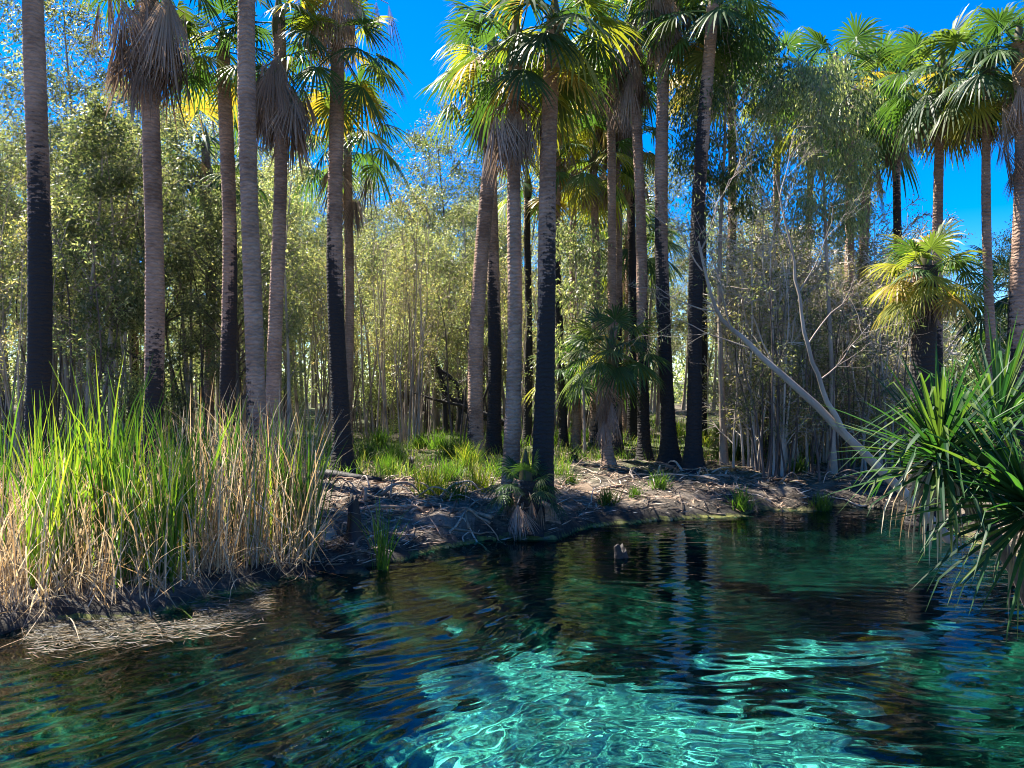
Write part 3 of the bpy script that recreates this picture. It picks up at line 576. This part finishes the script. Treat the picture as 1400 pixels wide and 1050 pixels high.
# ------------------------------------------------------------------ pandanus
def pandanus(loc_crown, base, label, rs, n=110, ll=1.15, heads=1, dead=26, axis_=(0, 0, 1)):
    b = np.array([base[0], base[1], h1(base[0], base[1]) - .05]); root = empty('pandanus', b, label, 'pandanus', 'pandanus plants over the right bank')
    top = np.array(loc_crown) - b; tb = MB()
    pts = pline([(0, 0, 0), top * [.25, .3, .45], top * [.7, .7, .8], top - [0, 0, .05]], 14, .01, rs); tb.tube(pts, np.linspace(.085, .06, 14) * (1 + .06 * (np.arange(14) % 2)), 9, (-1, 0, 0), cap=False)
    for k in range(4):
        a = rs.uniform(0, 6.28); s_ = pts[3]; e = np.array([cos(a) * .35, sin(a) * .35, -.05]); tb.tube(pline([s_, (s_ + e) / 2 + [0, 0, .05], e], 6), .022, 6, (-1, 0, 0), cap=False)
    tb.build('trunk', M['dark'], root, smooth=True)
    ax = np.array(axis_, float); ax /= np.linalg.norm(ax); e1 = np.cross(ax, [0, 1, 0.1]); e1 /= np.linalg.norm(e1); e2 = np.cross(ax, e1)
    def blades(m, e0, e1_, lmul, cols, gr, nm, mat, wid):
        kk = 9; s = np.linspace(0, 1, kk); i = np.arange(m); t = (i + .5) / m; az = i * 2.0944 + i * .11 + rs.uniform(-.15, .15, m)
        el = e0 + (e1_ - e0) * t + rs.uniform(-.15, .15, m)
        d = (np.cos(az) * np.cos(el))[:, None] * e1 + (np.sin(az) * np.cos(el))[:, None] * e2 + np.sin(el)[:, None] * ax
        ln = ll * lmul * rs.uniform(.7, 1.1, m)
        # integrate a bending blade
        P = np.zeros((m, kk, 3)); P[:, 0] = top + ax * (.18 * (1 - t) - .05)[:, None] + d * .04; dirv = d.copy(); g_ = gr * rs.uniform(.5, 1.5, m); kink = rs.randint(4, 12, m)
        sides = []
        for q_ in range(1, kk):
            dirv = dirv + np.array([0, 0, -1]) * (g_ * (.25 + s[q_] * 1.2) / kk * 2.2)[:, None]; dirv = np.where((kink == q_)[:, None], dirv + [0, 0, -1.1], dirv); dirv /= np.linalg.norm(dirv, axis=1)[:, None]
            P[:, q_] = P[:, q_ - 1] + dirv * (ln / (kk - 1))[:, None]
        side = np.cross(d, ax + 1e-3); side /= np.linalg.norm(side, axis=1)[:, None] + 1e-9
        W = np.array([.8, 1, 1, .95, .88, .75, .55, .3, .04])[None, :] * wid * rs.uniform(.8, 1.1, (m, 1))
        upv = np.cross(side, d); mb_ = MB(); c = cols[rs.randint(len(cols), size=m)] * rs.uniform(.75, 1.25, (m, 1))
        # V section: two half ribbons lifted at the margins
        for sg in (-1, 1):
            s2 = side * sg * .5 + upv * .22; mb_.ribbons(P + (s2 * wid)[:, None, :] * (W / wid)[..., None], W * .56, s2 * 1.8, c)
        mb_.build(nm, mat, root)
    blades(n, 1.45, -.25, 1, np.array([(.018, .055, .02), (.025, .07, .02), (.035, .09, .022), (.013, .042, .02), (.08, .12, .03)]), .17, 'crown', M['pand'], .026)
    blades(dead, -.2, -1.2, .85, np.array([(.28, .22, .13), (.20, .15, .09), (.33, .29, .2), (.10, .15, .04)]), 1.2, 'dead_skirt', M['dead'], .02)
    return root
rs = np.random.RandomState(51)
pandanus(at(1284, 7.4, 636), (5.75, 8.2), 'big dark-green pandanus head leaning over the water at right', rs, 150, 1.08, dead=46, axis_=(-.05, -.1, 1))
pandanus(at(1362, 8.6, 590), (6.9, 9.2), 'pandanus with upright leaves behind the big one, at the right edge', rs, 90, 1.2, axis_=(.1, 0, 1))
pandanus(at(1420, 7.0, 700), (5.7, 7.0), 'low pandanus with leaves drooping to the water at the right edge', rs, 110, 1.3, dead=34, axis_=(-.7, -.15, .6))

# ------------------------------------------------------------------ reeds
def blades(mb, base, hgt, wid, lean, cols, rs, bend=.5, snap=.2, k=7):
    n = len(base); s = np.linspace(0, 1, k); az = rs.uniform(0, 2 * pi, n); el = pi / 2 - np.abs(rs.normal(0, lean, n))
    d = np.stack([np.cos(az) * np.cos(el), np.sin(az) * np.cos(el), np.sin(el)], -1); P = np.zeros((n, k, 3)); P[:, 0] = base
    g = np.abs(rs.normal(0, bend, n)); sn = np.where(rs.rand(n) < snap, rs.randint(2, k, n), 99); dv = d.copy(); hz = np.stack([np.cos(az), np.sin(az), np.zeros(n)], -1)
    for q_ in range(1, k):
        dv = dv + (hz * .6 - [0, 0, .5]) * (g * s[q_] ** 1.5 / k * 3)[:, None]
        dv = np.where((sn == q_)[:, None], hz * rs.uniform(.3, 1, (n, 1)) + [0, 0, -.8], dv); dv /= np.linalg.norm(dv, axis=1)[:, None]
        P[:, q_] = P[:, q_ - 1] + dv * (hgt / (k - 1))[:, None]
    P[..., 2] = np.maximum(P[..., 2], .01 + 0 * P[..., 2])
    a2 = rs.uniform(0, pi, n); side = np.stack([np.cos(a2), np.sin(a2), np.zeros(n)], -1)
    W = np.interp(s, [0, .3, .75, 1], [.8, 1, .7, .05])[None, :] * (wid * rs.uniform(.6, 1.2, n))[:, None]
    mb.ribbons(P, W, side, cols)
GRC = np.array([(.09, .18, .025), (.15, .23, .025), (.06, .13, .025), (.22, .26, .04), (.045, .10, .03)])
DRC = np.array([(.44, .36, .23), (.56, .47, .32), (.34, .26, .16), (.58, .52, .40), (.44, .30, .15)])
rs = np.random.RandomState(61)
def reed_pos(n, px0, px1, clus=0):
    """points in the reed bed: front edge follows the pool outline"""
    px = rs.uniform(px0, px1, n)
    if clus:
        cc = rs.uniform(px0, px1, clus); cd = rs.uniform(.1, 2.4, clus); k = rs.randint(clus, size=n); px = cc[k] + rs.normal(0, 7, n); dep = cd[k] + np.abs(rs.normal(0, .12, n))
    else: dep = rs.uniform(0, 2.5, n) ** 1.2
    px = np.clip(px, px0 - 20, 426 + rs.normal(0, 5, n))
    fpx = [-80, 0, 100, 200, 300, 380, 440, 460]; fd = [7.7, 8.0, 8.3, 8.6, 9.3, 10.0, 10.3, 10.5]
    d = np.interp(px, fpx, fd) + dep * np.interp(px, [300, 440], [1, .55]); x = (px - CX) / F * d
    z = np.maximum(H(x, d), -.1); return np.stack([x, d, z], -1), px, d
mb = MB()
P, px, d = reed_pos(360, -60, 435, 34); hh = rs.uniform(1.2, 2.1, len(P)) + .35 * (vnoise(px, d * 0, 60, 5) - .4); blades(mb, P, hh, .013, .12, GRC[rs.randint(5, size=len(P))] * rs.uniform(.8, 1.2, (len(P), 1)), rs, .35, .10)
for cpx, dd, nn, ht in [(150, 9.3, 110, 2.6), (175, 9.6, 60, 2.5), (60, 9.6, 60, 2.3), (235, 9.0, 70, 2.1), (262, 9.6, 60, 2.1), (380, 10.6, 55, 2.0), (95, 9.0, 60, 2.1), (205, 8.9, 60, 1.6), (425, 10.6, 50, 1.8), (170, 8.8, 60, 1.7), (60, 8.9, 60, 1.7)]:
    c = at(cpx, dd); B = np.stack([c[0] + rs.normal(0, .07, nn), dd + rs.normal(0, .08, nn), np.zeros(nn) + .05], -1); nn = int(nn * .5); B = B[:nn]; blades(mb, B, ht * rs.uniform(.6, 1.1, nn), .017, .10, GRC[rs.randint(4, size=nn)], rs, .3, .12)
rb = mb.build('green_reeds', M['reed']); tag(rb, 'tall bright green bulrush leaves standing in the reed bed at left', 'reeds', kind='stuff')
mb = MB()
P, px, d = reed_pos(2500, -60, 435); keep = rs.rand(len(P)) < np.interp(px, [0, 100, 250, 440], [.6, .45, .7, .9]); P = P[keep]; px = px[keep]
hh = rs.uniform(.8, 1.9, len(P)) * np.interp(px, [0, 200, 270, 440], [.8, .9, 1.22, 1.2]); blades(mb, P, hh, .0075, .17, DRC[rs.randint(5, size=len(P))] * rs.uniform(.75, 1.15, (len(P), 1)), rs, .6, .35)
P, px, d = reed_pos(1700, -60, 435); d2_ = d - .35 * rs.rand(len(P)); P[:, 0] *= d2_ / d; P[:, 1] = d2_; P[:, 2] = .02 + rs.uniform(0, .2, len(P)); blades(mb, P, rs.uniform(.5, 1.3, len(P)), .0075, .9, DRC[rs.randint(5, size=len(P))] * .9, rs, 1.0, .3)
db = mb.build('dry_reeds', M['dry']); tag(db, 'dry straw-coloured reeds mixed and fallen among the green ones', 'reeds', kind='stuff')
# flattened mat of dead straw floating in front of the reeds
mb = MB(); n = 3800; px = rs.uniform(30, 360, n); py = rs.normal(0, 1, n) * 14 + np.interp(px, [40, 150, 250, 350], [868, 855, 845, 822]); kk = (vnoise(px, py, 30, 9) > .25) & (py > 800) & (py < 905); px = px[kk]; py = py[kk]; n = len(px)
d = CAMZ * F / (py - HY); a = rs.normal(.35, .7, n); D = np.stack([np.cos(a), np.sin(a), rs.uniform(-.02, .06, n)], -1)
P = np.stack([(px - CX) / F * d, d, rs.uniform(.012, .035, n)], -1)
mb.leaves(P, D, np.tile(UPZ, (n, 1)) + rs.normal(0, .3, (n, 3)), rs.uniform(.03, .25, n), rs.uniform(.003, .007, n), DRC[rs.randint(5, size=n)] * [.6, .66, .75] * rs.uniform(.25, .95, (n, 1))); fm = mb.build('floating_straw', M['dry']); tag(fm, 'mat of broken straw floating on the water before the reeds', 'debris', kind='stuff')
def clump(name, px, d, n, ht, wid, lean, cols, label, cat, group=None, mat='grass', rad=.06, bend=.6, tilt=None, z=None):
    c = at(px, d); zz = h1(c[0], d) if z is None else z; m = MB(); B = rs.normal(0, rad, (n, 3)); B[:, 2] = 0
    blades(m, B, ht * rs.uniform(.5, 1.1, n), wid, lean, cols[rs.randint(len(cols), size=n)] * rs.uniform(.8, 1.2, (n, 1)), rs, bend, .05, 6)
    o = m.build(name, M[mat], loc=(c[0], d, zz - .01)); tag(o, label, cat, group); return o
clump('reed_clump', 522, 10.3, 44, 1.0, .009, .22, GRC, 'small clump of green reeds alone at the water edge, right of the reed bed', 'reeds', mat='reed', rad=.05, bend=.4, z=.0)

# ------------------------------------------------------------------ grass
GC = np.array([(.07, .13, .02), (.10, .17, .03), (.05, .10, .02), (.16, .20, .04), (.20, .19, .07)])
mb = MB(); n = 30000; d = 16.5 + 26 * rs.rand(n) ** 1.5; px = rs.uniform(-60, 1460, n); x = (px - CX) / F * d; kp = (vnoise(x, d, 1.5, 14) * .65 + vnoise(x, d, .4, 15) * .35 > .5 - .16 * (px < 900)) & ~((px > 780) & (d < 19.5)); x = x[kp]; d = d[kp]; n = len(x)
blades(mb, np.stack([x, d, H(x, d) - .01], -1), rs.uniform(.2, .55, n), .008, .3, GC[rs.randint(5, size=n)], rs, .7, .05, 4)
gs = mb.build('grass', M['grass']); tag(gs, 'loose green grass growing on the forest floor between the trunks', 'grass', kind='stuff')
tuf = [(590, 672, 1.0, 'yellow-green'), (612, 655, .8, 'green'), (655, 668, .9, 'bright yellow-green'), (540, 632, .9, 'green'), (503, 628, .8, 'green'), (620, 630, 1.0, 'green'), (575, 612, .9, 'green'), (640, 610, .9, 'green'),
       (700, 612, .8, 'green'), (765, 612, .9, 'green'), (780, 660, .5, 'dark green'), (830, 676, .55, 'dark green'), (901, 666, .6, 'bright green'), (1015, 672, .7, 'green'), (1003, 630, 1.2, 'dark green'), (960, 612, .9, 'yellow'), (868, 672, .4, 'green'), (1062, 672, .5, 'green'), (1122, 668, .6, 'green'), (680, 605, .8, 'green'), (800, 604, .8, 'green'), (450, 622, .8, 'green'), (530, 650, .7, 'green'), (640, 640, 1.0, 'bright yellow-green'), (625, 680, .7, 'green'), (560, 600, 1.1, 'green'), (520, 612, 1.0, 'bright green'), (600, 618, 1.0, 'bright green'), (690, 655, .7, 'green'), (1040, 618, 1.1, 'green'), (985, 600, 1.0, 'green'), (1090, 640, .7, 'green'), (925, 600, 1.0, 'yellow')]
for (px, py, s, cn) in tuf:
    d = (CAMZ - .42) * F / (py - HY); cols = GC[:3] if 'yellow' not in cn else GC[1:] * [1.4, 1.3, .8]
    if 'dark' in cn: cols = GC[:3] * .6
    near = 'beside the black-footed palm' if px < 560 else 'on the bank left of the waterside palms' if px < 690 else 'behind the waterside palms' if px < 790 else 'on the bank before the black palm trio' if px < 940 else 'on the bank right of the black palm trio'
    clump('grass_tuft', px, d, int(230 * s), .72 * s, .008, .5, cols, f'{cn} grass tuft {near}', 'grass tuft', 'grass tufts on the bank', rad=.13 * s)

# ------------------------------------------------------------------ stumps, logs, sticks, fallen fronds
def stump(px, d, ht, r, label, mat='char', fl=1.1, jag=.25, name='stump', z=None, lean=0):
    c = at(px, d); zz = h1(c[0], d) - .05 if z is None else z; m = MB(); n = 14; s = 16; u = np.linspace(0, 1, n); a = np.arange(s) / s * 2 * pi
    hv = ht * (1 - jag * (.5 + .5 * np.sin(a * 2 + px)) - rs.uniform(0, jag * .6, s))
    rr = r * (1 + fl * np.exp(-u * 5))[:, None] * (1 + .18 * np.sin(a * 3 + px)[None, :] + rs.normal(0, .04, (n, s))) * (1 - .25 * u[:, None])
    V = np.stack([rr * np.cos(a) + lean * u[:, None], rr * np.sin(a), u[:, None] * hv[None, :]], -1)
    inner = V[-1] * [.6, .6, 1] - [0, 0, ht * .15]; V = np.vstack([V.reshape(-1, 3), inner, [[lean, 0, ht * .5]]])
    i = np.arange(n)[:, None] * s; j = np.arange(s)[None, :]; j2 = (j + 1) % s; q = np.stack([i + j, i + j2, i + s + j2, i + s + j], -1).reshape(-1, 4)
    ce = (n + 1) * s; q = np.vstack([q, [[n * s + k, n * s + (k + 1) % s, n * s + (k + 2) % s, ce] for k in range(0, s, 2)]])
    m.add(V, q, (1.5 if mat == 'char' else -1, 0, 0)); o = m.build(name, M[mat], loc=(c[0], d, zz)); tag(o, label, 'stump'); return o
stump(562, 18.2, .55, .075, 'thin black stump standing in grass right of the black-footed palm')
stump(484, 11.0, .78, .11, 'charred black jagged stump on the muddy bank by the small reeds', jag=.35)
stump(447, 11.3, .30, .15, 'low pale weathered stump beside the charred black one', mat='grey', jag=.5)
stump(851, 11.0, .38, .11, 'broken stump poking out of the water', mat='char', fl=.1, jag=.3, z=-.16, lean=-.04)
stump(785, 20.5, .35, .12, 'small black stump in grass behind the waterside palms')
# knobbly root mass under the waterside pair
rb_ = MB(); n = 22; s = 30; u = np.linspace(0, 1, n); a = np.arange(s) / s * 2 * pi
prof = np.interp(u, [0, .12, .3, .6, .85, 1], [1.0, 1.02, .9, .62, .45, .05]); hz = np.interp(u, [0, 1], [-.35, .62])
X_ = prof[:, None] * .66 * np.cos(a) * (1 + .12 * np.sin(a * 5)[None, :] + rs.normal(0, .035, (n, s))); Y_ = prof[:, None] * .42 * np.sin(a) * (1 + .12 * np.sin(a * 4 + 1)[None, :] + rs.normal(0, .035, (n, s)))
V = np.stack([X_, Y_, np.repeat(hz[:, None], s, 1)], -1).reshape(-1, 3); i = np.arange(n - 1)[:, None] * s; j = np.arange(s)[None, :]; j2 = (j + 1) % s
rb_.add(V, np.stack([i + j, i + j2, i + s + j2, i + s + j], -1).reshape(-1, 4), (.1, 0, 0)); c = at(727, 12.75); ro = rb_.build('root_mound', M['ptrunk'], loc=(c[0], 12.75, 0), smooth=True); tag(ro, 'knobbly brown root mound at the foot of the waterside palms', 'roots')
# fallen burnt tree in the middle distance
root = empty('fallen_tree', tuple(at(640, 27.5)[:2]) + (h1(at(640, 27.5)[0], 27.5),), 'fallen burnt tree with bare black branches in the clearing, left of the leaning palm', 'fallen tree'); o0 = np.array(root.location); tb = MB(); dF = 27.5; rs2 = np.random.RandomState(5)
for pl, r0, r1 in [([at(690, dF, 578), at(650, dF, 568), at(612, dF, 545), at(598, dF, 500), at(590, dF + .3, 470)], .13, .04), ([at(640, dF, 565), at(628, dF, 530), at(612, dF, 510), at(600, dF, 505)], .09, .04), ([at(688, dF - .3, 577), at(640, dF - .3, 556), at(600, dF, 548), at(560, dF, 535)], .09, .03),
                   ([at(628, dF, 590), at(630, dF, 540), at(622, dF, 520)], .10, .05), ([at(610, dF + .2, 592), at(606, dF + .2, 530), at(594, dF, 485)], .09, .04), ([at(650, dF, 568), at(668, dF, 530), at(672, dF, 500)], .05, .02)]:
    p = pline(pl, 12, .02, rs2) - o0; tb.tube(p, np.linspace(r0, r1, 12), 8, (1.5, 0, 0), cap=False)
    for k in range(3): grow(tb, p[rs2.randint(4, 11)], np.array([rs2.uniform(-1, 1), rs2.uniform(-.5, .5), rs2.uniform(0, .9)]), .7, .025, 1, rs2)
tb.build('trunk', M['char'], root, smooth=True)
# root slab at the black-footed palm
m = MB(); p = pline([at(418, 16.6, 652), at(455, 16.4, 660), at(490, 16.3, 657), at(522, 16.4, 655)], 12, .02); p[:, 2] = H(p[:, 0], p[:, 1]) + .05; m.tube(p - p[0], np.array([.04, .09, .11, .12, .12, .12, .11, .1, .09, .08, .06, .03]), 8, (1.2, 0, 0)); o = m.build('log', M['char'], loc=p[0], smooth=True); tag(o, 'black log lying across the foot of the black-footed palm', 'log')
# fallen grey fronds
WOODC = np.array([(.34, .26, .19), (.20, .145, .10), (.44, .36, .28), (.11, .08, .06), (.36, .23, .15)])
def where(px):
    for e, t in [(470, 'by the charred stump'), (560, 'between the charred stump and the grass'), (640, 'below the yellow-green tufts'), (700, 'left of the root mound'), (800, 'right of the root mound'), (880, 'below the low fan palm'), (950, 'in front of the black palm trio'), (1060, 'right of the black palm trio'), (1500, 'on the bank under the leaning tree')]:
        if px < e: return t
fr = []
fan_list = [(935, 682), (968, 676), (990, 688), (905, 690), (872, 686), (940, 660), (975, 655), (1010, 690), (840, 692), (812, 668), (1040, 684), (895, 655), (1080, 690), (640, 712), (1130, 682), (860, 648), (925, 645), (1000, 645), (1060, 655)]
for (px, py) in fan_list:
    d = (CAMZ - .40) * F / (py - HY); c = at(px, d); zz = h1(c[0], d)
    if pool_sd(c[0:1], c[1:2])[0] < .35: continue
    root = empty('fallen_frond', (c[0], d, zz + .03), None, 'palm frond', 'dead palm fronds on the bank')
    m = MB(); a = rs.uniform(0, 6.28); col = WOODC[rs.randint(3)]; D = np.array([cos(a), sin(a), .05]); fan(m, np.zeros(3) + [0, 0, .06], D, UPZ + rs.normal(0, .25, 3), rs.uniform(.55, .8), rs.uniform(1.3, 3.2), 20, .1, col, rs, fold=.1, tip=.15); m.build('blade', M['dead'], root)
    m = MB(); e = -D * rs.uniform(.6, 1.1); e[2] = .03; m.tube(pline([np.array([0, 0, .06]), e / 2 + [0, 0, .12], e], 6), np.linspace(.012, .022, 6), 5, col * .9); m.build('stalk', M['wood'], root); fr.append((root, px, d, 'fallen_frond'))
# sticks and curved roots
sticks = []
for k in range(240):
    if k < 130: px = rs.uniform(450, 700); py = rs.uniform(655, 738)
    else: px = rs.uniform(770, 1200); py = rs.uniform(645, 702)
    d = (CAMZ - .36) * F / (py - HY); c = at(px, d)
    if pool_sd(c[0:1], c[1:2])[0] < .15: continue
    zz = h1(c[0], d); n = 9; ln = rs.uniform(.3, 1.2); a = rs.uniform(0, pi); cur = rs.normal(0, .9); u = np.linspace(-.5, .5, n)
    th = a + cur * u; st = np.stack([np.cos(th), np.sin(th)], -1) * ln / n; xy = np.cumsum(st, 0) - st.sum(0) / 2; arch = rs.choice([0, 0, .08, .22])
    p = np.stack([xy[:, 0], xy[:, 1], H(c[0] + xy[:, 0], d + xy[:, 1]) - zz + .02 + arch * (1 - (2 * u) ** 2)], -1); r = rs.uniform(.008, .024) * (2.0 if rs.rand() < .22 else 1)
    m = MB(); m.tube(p, np.linspace(r, r * .4, n), 5, WOODC[rs.randint(5)]); o = m.build('stick', M['wood'], loc=(c[0], d, zz), smooth=True); tag(o, None, 'stick', 'dead sticks and roots on the bank'); sticks.append((o, px, d, ('curved ' if abs(cur) > .8 else 'straight ') + ('grey' if r > .015 else 'thin grey') + ' stick'))
# litter: bits nobody could count
mb = MB(); n = 60000; d = 10.2 + 13 * rs.rand(n); px = rs.uniform(-40, 1440, n); x = (px - CX) / F * d; kp = pool_sd(x, d) > .05; kp &= vnoise(x, d, .5, 51) + .3 * rs.rand(n) > .38; x = x[kp]; d = d[kp]; n = len(x)
a = rs.uniform(0, 2 * pi, n); D = np.stack([np.cos(a), np.sin(a), rs.uniform(-.1, .35, n)], -1)
mb.leaves(np.stack([x, d, H(x, d) + .01], -1), D, np.tile(UPZ, (n, 1)) + rs.normal(0, .5, (n, 3)), rs.uniform(.06, .35, n), rs.uniform(.004, .016, n), WOODC[rs.randint(5, size=n)] * rs.uniform(.6, 1.2, (n, 1)))
lo = mb.build('leaf_litter', M['litter']); tag(lo, 'scattered dry leaf litter and bark covering the bank soil', 'litter', kind='stuff')

# ------------------------------------------------------------------ labels for the repeated things
LM = [(-200, 'the left edge'), (50, 'the leftmost palm'), (207, 'the shaggy palm'), (347, 'the tall bare palm'), (467, 'the black-footed palm'), (650, 'the leaning palm'), (741, 'the waterside pair'), (884, 'the black trio'), (997, 'the thin dark palm'), (1140, 'the weeping tree'), (1285, 'the tall right palm'), (1500, 'the right edge')]
def gap(px):
    for i in range(len(LM) - 1):
        if px < LM[i + 1][0]: return i, 'between %s and %s' % (LM[i][1], LM[i + 1][1])
    return len(LM) - 2, 'near the right edge'
ORD = ['leftmost', 'second', 'third', 'fourth', 'fifth', 'sixth', 'seventh', 'eighth', 'ninth', 'tenth', 'eleventh', 'twelfth', 'thirteenth', 'fourteenth', 'fifteenth', 'sixteenth', 'seventeenth', 'eighteenth', 'nineteenth', 'twentieth', 'twenty-first', 'twenty-second', 'twenty-third', 'twenty-fourth', 'twenty-fifth', 'twenty-sixth', 'twenty-seventh', 'twenty-eighth', 'twenty-ninth', 'thirtieth', 'thirty-first', 'thirty-second', 'thirty-third', 'thirty-fourth']
DESC = {'paperbark_tree': 'slim paperbark', 'broadleaf_tree': 'bushy tree', 'sapling': 'twiggy sapling', 'shrub': 'low leafy shrub'}
GR = {'paperbark_tree': 'slender paperbark trees of the forest', 'broadleaf_tree': 'bushy forest trees', 'sapling': 'thin twiggy saplings', 'shrub': 'shrubs of the undergrowth'}
bins = {}
for o, px, d, nm in PLACED:
    band = 'nearest' if d < 20.5 else 'front' if d < 26 else 'middle' if d < 36 else 'far'; bins.setdefault((nm, gap(px)[0], band), []).append((px, o))
for (nm, gi, band), lst in bins.items():
    lst.sort(key=lambda t: t[0]); g_ = 'between %s and %s' % (LM[gi][1], LM[gi + 1][1])
    for k, (px, o) in enumerate(lst):
        w_ = {'nearest': 'nearest', 'front': 'near', 'middle': 'mid-depth', 'far': 'far'}[band]
        o['label'] = (('%s %s, %s' % (w_, DESC[nm], g_)) if len(lst) == 1 else ('%s %s, %s from left, %s' % (w_, DESC[nm], ORD[min(k, 33)] if k else 'first', g_)))
        o['category'] = KIND[nm]; o['group'] = GR[nm]
def number(lst, base):
    b = {}
    for o, px, d, nm in lst: b.setdefault((base(nm), where(px)), []).append((px, o))
    for (t, wv), l in b.items():
        l.sort(key=lambda t_: t_[0])
        for k, (px, o) in enumerate(l): o['label'] = ('%s %s' % (t, wv)) if len(l) == 1 else '%s, %s from left %s' % (t, ORD[min(k, 33)] if k else 'first', wv)
number(fr, lambda nm: 'dead grey fan frond')
number(sticks, lambda nm: nm)
tl = [o for o in bpy.data.objects if o.name.startswith('grass_tuft')]; b = {}
for o in tl: b.setdefault(o['label'], []).append(o)
for t, l in b.items():
    l.sort(key=lambda o: o.location.x / o.location.y)
    if len(l) > 1:
        for k, o in enumerate(l): o['label'] = t.replace(' grass tuft ', ' grass tuft, %s from left ' % (ORD[k] if k else 'first'))
print('OBJECTS', len(bpy.data.objects), 'polys', sum(len(m.polygons) for m in bpy.data.meshes))
